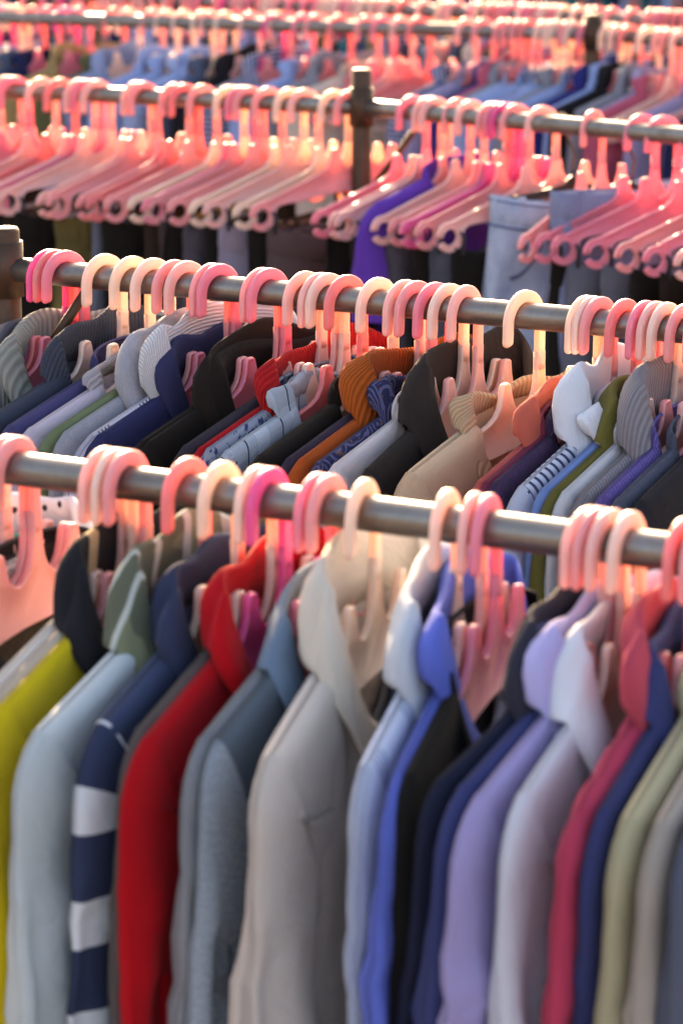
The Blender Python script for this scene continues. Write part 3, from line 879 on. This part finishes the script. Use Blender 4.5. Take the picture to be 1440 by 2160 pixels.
row2 = [
 (104, 42, 'hot pink', G('slate collared brown jacket', 'dark brown jacket with slate collar against the left post, second rail', 'jacket', dict(body=fb_('3c322e'), collar=fb_('5b5860')), p=dict(un=.106, collar='shirt', hs=0.025, lf=0.048))),
 (117, 42, 'coral pink', G('mauve tee', 'mauve tee squeezed beside the sage ribbed sweater, second rail', 'tee', dict(body=fb_('8a7a90')), p=dict(un=.092, collar='crew'))),
 (137, 44, 'rose pink', G('sage ribbed sweater', 'sage grey ribbed sweater with rolled collar at the left of the second rail', 'sweater', dict(body=fb_('8b8c86', 'rib', knit=.0052), sleeve=fb_('8b8c86', 'rib', knit=.0052, axis=1), collar=fb_('9a9a92', 'rib', knit=.0052)), p=dict(un=.092, collar='cowl', hs=0.025, lf=0.056, fd=.105, ws=.203))),
 (220, 42, 'ivory', G('slate blue polo', 'dark slate blue polo with upright collar on the second rail', 'polo shirt', dict(body=fb_('39404f'), collar=fb_('454a58', 'rib', knit=.003)), p=dict(un=.092, collar='polo', hs=0.032, lf=0.048))),
 (278, 42, 'cream', G('purple navy shirt', 'purple navy shirt left of the pale lilac polo, second rail', 'shirt', dict(body=fb_('43416a')), p=dict(collar='crew', fd=.105, un=.08))),
 (322, 42, 'ivory', G('pale lilac polo', 'pale lilac grey polo with finely ribbed collar, second rail', 'polo shirt', dict(body=fb_('b7afbe'), collar=fb_('b4afb6', 'rib', knit=.003)), p=dict(un=.106, collar='polo', hs=0.010, lf=0.036, fd=.105))),
 (367, 42, 'salmon pink', G('sage green shirt', 'sage green shirt behind the grey cowl sweater, second rail', 'shirt', dict(body=fb_('6f7d5c')), p=dict(un=.1, collar='crew', ws=.203))),
 (393, 42, 'pale pink', G('grey marl cowl sweater', 'light grey marl sweater with draped cowl collar, second rail', 'sweater', dict(body=fb_('a3a5ae', 'heather', '8b8d98'), collar=fb_('a8a8b0', 'heather', '8f909a')), p=dict(un=.092, collar='cowl', hs=0.038, lf=0.068, fd=.105), topmax=.013)),
 (446, 42, 'salmon pink', G('white line shirt', 'white shirt with thin black line check, second rail', 'shirt', dict(body=fb_('cdcadb', 'lines', '34343c'), collar=fb_('dcdade', 'rib', knit=.004, axis=1)), p=dict(un=.092, collar='polo', hs=0.051, lf=0.056, fd=.105))),
 (461, 42, 'rose pink', G('indigo polo', 'dark indigo polo beside the white line shirt, second rail', 'polo shirt', dict(body=fb_('30325a'), collar=fb_('343558')), p=dict(un=.092, collar='polo', hs=0.030, lf=0.044, fd=.105))),
 (552, 42, 'salmon pink', G('brown black coat', 'brown black coat with high collar on the second rail', 'coat', dict(body=fb_('221b17')), p=dict(un=.106, collar='polo', hs=0.038, lf=0.044))),
 (566, 42, 'rose pink', G('black hooded top', 'black hooded top left of the red polo, second rail', 'hooded top', dict(body=fb_('1e1916')), p=dict(un=.092, collar='cowl', hs=0.017, lf=0.068, fd=.105), topmax=.013)),
 (642, 42, 'pale pink', G('dark ribbed cardigan', 'dark grey cardigan with ribbed neck beside the red polo', 'cardigan', dict(body=fb_('34313a'), collar=fb_('37343a', 'rib', knit=.004)), p=dict(collar='crew', fd=.105, un=.08))),
 (674, 42, 'pale pink', G('red polo', 'bright red polo with turned collar on the second rail', 'polo shirt', dict(body=fb_('b01420'), collar=fb_('bb2024', 'rib', knit=.0028)), p=dict(un=.092, collar='polo', hs=0.029, lf=0.040, fd=.105))),
 (690, 42, 'ivory', G('embroidered grey blouse', 'grey blue blouse with navy scalloped embroidery, second rail', 'blouse', dict(body=fb_('8f97a8', 'print', '35406a'), collar=fb_('8f97a8', 'print', '35406a')), p=dict(collar='crew', fd=.10, un=.106))),
 (729, 42, 'coral pink', G('light blue plaid shirt', 'light blue plaid shirt right of the embroidered blouse, second rail', 'shirt', dict(body=fb_('8e99a8', 'plaid', 'b4c0cc'), collar=fb_('96a2ae', 'plaid', 'b4c0cc')), p=dict(un=.106, collar='shirt', hs=0.010, lf=0.048, fd=.105))),
 (795, 41, 'ivory', G('black jumper', 'plain black jumper left of the orange polo, second rail', 'jumper', dict(body=fb_('1f1a17')), p=dict(un=.092, collar='crew', fd=.105))),
 (852, 41, 'pale pink', G('dark plum tee', 'narrow dark plum tee beside the orange polo, second rail', 'tee', dict(body=fb_('3a3242')), p=dict(un=.092, collar='crew', fd=.105))),
 (876, 41, 'salmon pink', G('orange polo', 'burnt orange polo with white tipped collar on the second rail', 'polo shirt', dict(body=fb_('b35222'), collar=fb_('b8581f', 'rib', knit=.003)), p=dict(un=.092, collar='polo', hs=0.034, lf=0.060, fd=.105))),
 (915, 41, 'rose pink', G('navy paisley shirt', 'navy paisley shirt right of the orange polo, second rail', 'shirt', dict(body=fb_('2d2f52', 'paisley', '5a5a7c')), p=dict(un=.092, collar='polo', hs=0.017, lf=0.040))),
 (945, 40, 'ivory', G('white shirt', 'white shirt left of the grey brown lapel jacket, second rail', 'shirt', dict(body=fb_('d9d2d4', tr=.2)), p=dict(un=.106, collar='crew', fd=.105))),
 (980, 34, 'pale pink', G('grey brown jacket', 'dark grey brown jacket with standing lapels on the second rail', 'jacket', dict(body=fb_('2e2826')), p=dict(un=.092, collar='shirt', hs=0.043, lf=0.080, fd=.105))),
 (1105, 41, 'cream', G('beige polo', 'beige polo with brown lined collar on the second rail', 'polo shirt', dict(body=fb_('c6a88a'), collar=fb_('c9a581', 'rib', knit=.004)), p=dict(un=.106, collar='polo', hs=0.009, lf=0.044, fd=.105), topmax=.014)),
 (1232, 38, 'cream', G('salmon cardigan', 'salmon coral cardigan right of the beige polo, second rail', 'cardigan', dict(body=fb_('c25a56'), collar=fb_('c8604e')), p=dict(un=.106, collar='polo', hs=0.025, lf=0.052, fd=.105))),
 (1246, 38, 'ivory', G('burgundy cardigan', 'burgundy cardigan just behind the salmon cardigan, second rail', 'cardigan', dict(body=fb_('7a2f48')), p=dict(collar='crew', fd=.105, un=.106))),
 (1262, 38, 'salmon pink', G('plum knit top', 'plum knit top left of the pinstripe shirt, second rail', 'top', dict(body=fb_('4f3a5c', 'rib', knit=.0036)), p=dict(collar='crew', fd=.1, un=.106))),
 (1314, 37, 'coral pink', G('white pinstripe shirt', 'white shirt with navy pinstripes and large collar, second rail', 'shirt', dict(body=fb_('c2c8d8', 'pinstripe', '39405c'), collar=fb_('d6d9e0'), sleeve=fb_('b6bed0')), p=dict(un=.092, collar='shirt', hs=0.047, lf=0.072, fd=.105))),
 (1358, 37, 'rose pink', G('sky blue shirt', 'sky blue shirt with white rolled collar on the second rail', 'shirt', dict(body=fb_('7390c8'), collar=fb_('dfe2e8')), p=dict(un=.092, collar='cowl', hs=0.010, lf=0.044, fd=.105))),
 (1380, 37, 'pale pink', G('olive green shirt', 'olive green shirt near the right edge of the second rail', 'shirt', dict(body=fb_('666230'), collar=fb_('6c6430')), p=dict(un=.092, collar='shirt', hs=0.030, lf=0.064, fd=.105))),
 (1402, 37, 'ivory', G('off white top', 'small off white top between the olive shirt and grey knit', 'top', dict(body=fb_('c9ccd0')), p=dict(collar='crew', fd=.1, un=.106))),
 (1440, 37, 'salmon pink', G('grey waffle knit', 'grey waffle knit pullover at the right edge of the second rail', 'pullover', dict(body=fb_('8f8b92', 'rib', knit=.004), collar=fb_('8f8a90', 'rib', knit=.004)), p=dict(un=.092, collar='cowl', hs=0.043, lf=0.072, fd=.105))),
 (1478, 37, 'pale pink', G('violet knit top', 'violet ribbed knit top leaving the right edge, second rail', 'top', dict(body=fb_('6f60a8', 'rib', knit=.004)), p=dict(un=.106, collar='crew', fd=.105))),
 (1515, 37, 'salmon pink', G('slate knit jumper', 'slate knit jumper at the far right end of the second rail', 'jumper', dict(body=fb_('474a58', 'heather', '54586a')), p=dict(un=.106, collar='crew', fd=.105))),
 (1560, 37, 'ivory', G('black tee', 'black tee beyond the right edge of the second rail', 'tee', dict(body=fb_('29272c')), p=dict(un=.106, collar='crew', fd=.105))),
]
clothes_row(A2, B2, row2, 'second', 300)

# ------------------------------------------------------------------ third rail: trousers under bare hangers
def trouser_meshes(seed, hw=.19, zt=-.172, thick=.016, droop=.03):
    r = np.random.default_rng(seed)
    nphi, nz = 40, 16
    ph = np.linspace(0, 2 * math.pi, nphi, endpoint=False)
    fo = waves(4, .006, 2, 7, r)
    out = {}
    sag = lambda u: -droop * (1 - (u / hw) ** 2)
    def ring(z, k, th, amp):
        u = hw * k * np.cos(ph)
        s = np.sin(ph)
        x = np.sign(s) * np.abs(s) ** .8 * th + wsum(fo, ph * 1.0, z * 4) * amp * 1.7
        return np.stack([x, -u, zt + sag(u) * (1 if z > -.2 else .6) + z], 1)
    P = np.array([ring(-.012, .985, thick - .003, .4), ring(.0, 1, thick, .4), ring(-.004, 1.006, thick + .003, .4), ring(-.036, 1.007, thick + .004, .5), ring(-.040, 1.0, thick + .000, .5)])
    Q = np.zeros(P.shape[:2] + (2,)); Q[..., 0] = ph * .12; Q[..., 1] = np.array([-.01, 0, .004, .036, .04])[:, None]
    out['waistband'] = grid(P, Q, wrap=True)
    zs = np.linspace(-.036, -.26, 10)
    P = np.array([ring(z, 1 + .06 * (-(z + .036)) / .2, thick - .001 + .010 * (-(z + .036)) / .2, .5 + 2 * (-(z + .036))) for z in zs])
    Q = np.zeros(P.shape[:2] + (2,)); Q[..., 0] = ph * .12; Q[..., 1] = -zs[:, None]
    out['hips'] = grid(P, Q, wrap=True)
    for sd in (1, -1):
        zs = np.linspace(-.24, -.86, 14)
        PL_ = []
        for z in zs:
            k = (-(z + .24)) / .62
            cu = sd * hw * .53 * (1 - .12 * k); wd = hw * .52 * (1 - .3 * k)
            u = cu + wd * np.cos(ph[::2]); s = np.sin(ph[::2])
            x = s * (thick + .008) + wsum(fo, ph[::2], z * 3 + sd) * 1.0
            PL_.append(np.stack([x, -u, np.full(len(u), zt - droop * .6 + z)], 1))
        P = np.array(PL_)
        Q = np.zeros(P.shape[:2] + (2,)); Q[..., 0] = ph[::2] * .1; Q[..., 1] = -zs[:, None]
        out['leg_%d' % sd] = grid(P, Q, wrap=True)
    return out
def pocket_mesh(hw, zt, thick, sd):
    n = 12
    P = np.zeros((n, 3, 3)); Q = np.zeros((n, 3, 2))
    for i in range(n):
        k = i / (n - 1)
        u = hw * (.42 + .46 * k)
        z = zt - .052 - .075 * (1 - (1 - k) ** 2) + 0.0
        x = thick + .0035 - .006 * k ** 3
        for j, o in enumerate((.003, 0, -.003)):
            P[i, j] = (x + (.0012 if j == 1 else -.0005), -sd * u, z + o)
            Q[i, j] = (u, o)
    return grid(P, Q)
def trousers(o, psi, col, kind, col2, label, seed, hw=.185, zt=-.172, thick=.015, loops=True, detail=True, droop=.03, pm=None):
    t = thing('trousers', o, -psi, label, 'trousers', 'trousers on the third rail')
    m = fabric(col, kind, col2, tr=.02)
    for k, v in trouser_meshes(seed, hw, zt, thick, droop).items():
        nm = 'leg' if k.startswith('leg') else k
        ob = part(nm, mesh_np(nm, *v), t, m)
        if nm == 'waistband':
            for q in (-.72, -.3, .3, .72):
                V, Fc = box((thick * math.sqrt(1 - q * q) + .003, -q * hw, zt - droop * (1 - q * q) - .020), (.0018, .005, .024))
                part('belt_loop', tex_flat(mesh_np('belt_loop', V, Fc, np.zeros((8, 2)))), ob, m)
    if detail:
        for sd in (1, -1):
            part('pocket_edge', mesh_np('pocket_edge', *pocket_mesh(hw, zt, thick, sd)), t, pm or m)
    if loops:
        for sd in (1, -1):
            pts = [loc(sd * .181, -.162, .0), loc(sd * .176, -.1595, .004), loc(sd * .170, -.163, .005), loc(sd * .172, zt - .02, .004)]
            pts = [loc(sd * .1795, -.1610, -.0045), loc(sd * .1725, -.1560, 0), loc(sd * .170, -.1640, .0055), loc(sd * .172, zt - .012, .0055)]
            V, Fc = tube(pts, .0035, 8)
            part('hanging_loop', mesh_np('hanging_loop', V, Fc), t, M_RIBBON)
    return t
T_COL = [('1c1815', 'plain', '1c1815', 'black'), ('22253a', 'denim', '2c3048', 'dark navy denim'), ('2c211a', 'plain', '2c211a', 'dark brown'),
         ('4b4650', 'plain', '4b4650', 'charcoal'), ('6b6038', 'plain', '6b6038', 'olive khaki'), ('8f8698', 'plain', '8f8698', 'lilac grey'),
         ('5a4a48', 'plain', '5a4a48', 'taupe'), ('34406a', 'denim', '4a5a80', 'blue denim')]
def trouser_row(A, B, specs, side, seed0, n0):
    d = (B - A) / np.linalg.norm(B - A)
    pts = [on_rail(A, B, s[0]) for s in specs]
    for i, (px, psi, pc, tcol) in enumerate(specs):
        ps = R(psi + rng.uniform(-2.5, 2.5))
        o = origin(pts[i], ps)
        k = n0 + i
        tag_ = ''
        if tcol is not None:
            c, kd, c2, nm = T_COL[tcol]
            tag_ = f' with {nm} trousers'
        hanger(o, ps, pc, f'{pc} hanger{tag_}, {ORD(i + 1)} from left, {side} of third rail post', 'plastic hangers on the third rail')
        if tcol is not None:
            th = .011
            trousers(o, ps, c, kd, c2, f'{nm} trousers under the {ORD(i + 1)} hanger {side} of the third rail post', seed0 + i, thick=th, detail=(i % 2 == 0), zt=-.178)
P_ = ['cream', 'ivory', 'pale pink', 'salmon pink', 'rose pink', 'coral pink', 'hot pink']
r3l = [(-150, 58, 'rose pink', 0), (-110, 58, 'salmon pink', None), (-70, 58, 'rose pink', 1), (-30, 58, 'pale pink', 2), (15, 58, 'salmon pink', 0), (32, 58, 'rose pink', 3),
       (88, 57, 'pale pink', 1), (128, 57, 'coral pink', 0), (170, 57, 'pale pink', None), (185, 57, 'rose pink', 2), (205, 57, 'pale pink', 0),
       (290, 56, 'pale pink', 4), (304, 56, 'salmon pink', None), (370, 56, 'salmon pink', 1), (390, 56, 'coral pink', 0), (428, 57, 'salmon pink', None),
       (485, 57, 'cream', 2), (510, 57, 'rose pink', 6), (526, 57, 'salmon pink', 0), (566, 57, 'salmon pink', 3), (612, 57, 'cream', 0), (642, 57, 'pale pink', 5), (706, 57, 'cream', 0), (738, 58, 'salmon pink', 6)]
r3r = [(870, 57, 'rose pink', 0), (903, 57, 'pale pink', None), (918, 57, 'pale pink', 2), (993, 57, 'pale pink', 3), (1040, 57, 'salmon pink', None), (1053, 57, 'rose pink', 0), (1067, 57, 'hot pink', None), (1088, 57, 'salmon pink', 1),
       (1143, 57, 'pale pink', 0), (1250, 38, 'salmon pink', None), (1352, 62, 'rose pink', 0), (1398, 62, 'rose pink', 1), (1470, 62, 'rose pink', 1), (1530, 60, 'salmon pink', 0), (1580, 58, 'rose pink', 2), (1640, 58, 'pale pink', 3)]
trouser_row(A31, p3, r3l, 'left', 500, 0)
trouser_row(p3, B32, r3r, 'right', 560, 30)
# clip hangers on wire hooks
C = on_rail(A32, B32, 1180)
o = origin(C, R(57))
hanger(o, R(57), None, 'black clip hanger with thin wire hook above the pale jeans, third rail', 'clip hangers on the third rail', wire=True)
jt = trousers(o, R(57), 'b4c2d8', 'denim', '7f92b4', 'pale faded blue jeans with brass rivets on the third rail', 611, hw=.155, zt=-.096, thick=.030, loops=False, droop=.020, pm=fabric('4e5c7c', tr=0))
ph_ = np.linspace(0, 2 * math.pi, 48, endpoint=False)
for zz, hh_ in ((-.0455, .0016), (-.0075, .0010)):
    P = np.zeros((2, 48, 3)); Q = np.zeros((2, 48, 2))
    for q_ in (0, 1):
        uu_ = .1575 * np.cos(ph_); s_ = np.sin(ph_)
        P[q_, :, 0] = np.sign(s_) * np.abs(s_) ** .8 * .0365; P[q_, :, 1] = -uu_
        P[q_, :, 2] = -.096 - .020 * (1 - (uu_ / .1575) ** 2) + zz + (hh_ if q_ else -hh_)
    part('stitched_seam', mesh_np('stitched_seam', *grid(P, Q, wrap=True)), jt, fabric('4e5c7c', tr=0))
for uu in (.055, .115):
    V, Fc = tube([(.026, -uu, -.176), (.034, -uu, -.176), (.035, -uu, -.176)], [.0055, .0055, .003], 12)
    part('rivet', mesh_np('rivet', V, Fc), jt, M_BUTTON)
C = on_rail(A32, B32, 1308)
o = origin(C, R(52))
hanger(o, R(52), None, 'black clip hanger with thin wire hook above the mottled denim trousers, third rail', 'clip hangers on the third rail', wire=True)
trousers(o, R(52), '7078a0', 'denim', '4a5078', 'mottled violet blue denim trousers behind the pink hangers, third rail', 613, hw=.16, zt=-.080, thick=.018, loops=False, droop=.01)
# purple top folded over a hanger arm
C = on_rail(A32, B32, 965)
o = origin(C, R(52))
gt = thing('jumper', o, -R(52), 'vivid purple top hanging among the pink trouser hangers, third rail', 'top', 'garments on the third rail')
add_parts(gt, garment_meshes(640, top=.012, low=.02, length=.5, sleeve='short', collar='crew', ws=.185, fd=.06), dict(body=fabric('6038a0', tr=.05)))
hanger(o, R(52), 'salmon pink', 'salmon pink plastic hanger inside the vivid purple top, third rail', 'plastic hangers on the third rail')

# ------------------------------------------------------------------ fourth, fifth and farthest rails
PROTO = []
kinds = [dict(collar='polo', hs=.022, lf=.045), dict(collar='crew', fd=.11), dict(collar='shirt', hs=.028, lf=.05), dict(collar='crew', fd=.12, un=.09, sleeve='short'),
         dict(collar='cowl', hs=.012, lf=.04), dict(collar='polo', hs=.015, lf=.04, sleeve='short')]
for i, kd in enumerate(kinds):
    ms = garment_meshes(900 + i, top=.008, low=.014, lod=.55, **kd)
    PROTO.append({k: (mesh_np('sleeve' if k.startswith('sl') else k, *v)) for k, v in ms.items() if not k.startswith('_')})
BACK = [('light blue', '8fa6d4', 'plain', '8fa6d4'), ('dark navy', '20264a', 'plain', '20264a'), ('white', 'd6d4da', 'plain', 'd6d4da'), ('pale denim', '7f93bd', 'denim', '5a6c98'),
        ('lilac', '9a92b4', 'plain', '9a92b4'), ('black', '1d1b20', 'plain', '1d1b20'), ('grey', '8d8f98', 'heather', '7b7d88'), ('rose', 'b9586e', 'plain', 'b9586e'),
        ('powder blue', 'a8b8d8', 'pinstripe', '8a9cc4'), ('slate', '4e5a70', 'plain', '4e5a70'), ('tan', 'a58a5c', 'plain', 'a58a5c'), ('deep blue', '2a2f70', 'plain', '2a2f70'),
        ('navy striped', '3a4070', 'stripe_fine', 'b8bccc'), ('cream', 'cdbfb0', 'plain', 'cdbfb0'), ('olive', '5c5c3c', 'plain', '5c5c3c'), ('teal', '1f6a70', 'plain', '1f6a70')]
TYPE = ['polo shirt', 'sweater', 'shirt', 'tee', 'cowl top', 'short sleeved polo']
def back_row(A, B, xs, rowname, psi, seed, p_empty=.25, colours=None, plast=None):
    r = random.Random(seed)
    for i, px in enumerate(xs):
        C = on_rail(A, B, px)
        ps = R(psi + r.uniform(-6, 6))
        o = origin(C, ps)
        pc = (plast or {}).get(px) or r.choices(P_, [2, 3, 4, 3, 2, 2, .6])[0]
        gi = (colours or {}).get(px, -1)
        if gi == -1: gi = None if r.random() < p_empty else r.randrange(len(BACK))
        if gi is None:
            hanger(o, ps, pc, f'empty {pc} plastic hanger, {ORD(i + 1)} from the left on the {rowname} rail', f'plastic hangers on the {rowname} rail')
            continue
        nm, c, kd, c2 = BACK[gi]
        kt = r.randrange(len(PROTO))
        hanger(o, ps, pc, f'{pc} hanger with {nm} {TYPE[kt]}, {ORD(i + 1)} from left on {rowname} rail', f'plastic hangers on the {rowname} rail')
        gt = thing(TYPE[kt].replace(' ', '_'), o, -ps, f'{nm} {TYPE[kt]} on the {ORD(i + 1)} hanger from left, {rowname} rail', TYPE[kt].split()[-1] if ' ' in TYPE[kt] else TYPE[kt], f'garments on the {rowname} rail')
        add_parts(gt, PROTO[kt], dict(body=fabric(c, kd, c2)), False)
x4 = [-130, -95, -60, -25, 5, 22, 38, 72, 103, 140, 168, 242, 272, 322, 352, 388, 428, 446, 476, 528, 578, 590, 640, 668, 718, 775, 808, 848, 885, 984, 1020, 1063, 1080, 1098, 1116, 1150, 1166, 1180, 1200, 1212, 1242]
c4 = {5: 0, 22: 1, 38: 3, 72: 9, 103: 1, 140: None, 168: 10, 242: 14, 272: 3, 322: None, 352: 0, 388: 0, 428: 8, 446: 0, 476: 9, 528: 5, 578: None, 590: 12, 640: None, 668: 0, 718: 6, 775: 13, 808: None, 848: None, 885: None, 984: 12, 1020: 4, 1063: 11, 1080: 7, 1098: 6, 1116: 8, 1150: 0, 1166: 3, 1180: 8, 1200: 0, 1212: 6, 1242: 0}
back_row(A41, p4, x4, 'fourth', 54, 41, .3, c4, {140: 'hot pink', 578: 'hot pink', 168: 'rose pink', 640: 'rose pink'})
x4r = [1288, 1306, 1328, 1368, 1398, 1415, 1436, 1470, 1500, 1535, 1570, 1610]
back_row(p4, B42, x4r, 'fourth right', 56, 42, .2, {1288: 11, 1306: 0, 1328: 5, 1368: 6, 1398: 4, 1415: 7, 1436: None})
x5 = []
rr = random.Random(5)
px = -120
while px < 1620:
    x5.append(round(px)); px += rr.choice([11, 13, 16, 22, 30, 42])
back_row(A5, B5, x5, 'fifth', 46, 51, .22)
x6 = []
px = -60
while px < 1600:
    x6.append(round(px)); px += rr.choice([20, 26, 34, 46])
BLUES = [1, 9, 11, 5, 3, 15, 14, 1, 9]
back_row(A6, B6, x6, 'farthest', 34, 61, 0, {p: rr.choice(BLUES) for p in x6})
print('objects', len(bpy.data.objects), 'tris', sum(len(m.polygons) * 2 for m in bpy.data.meshes))
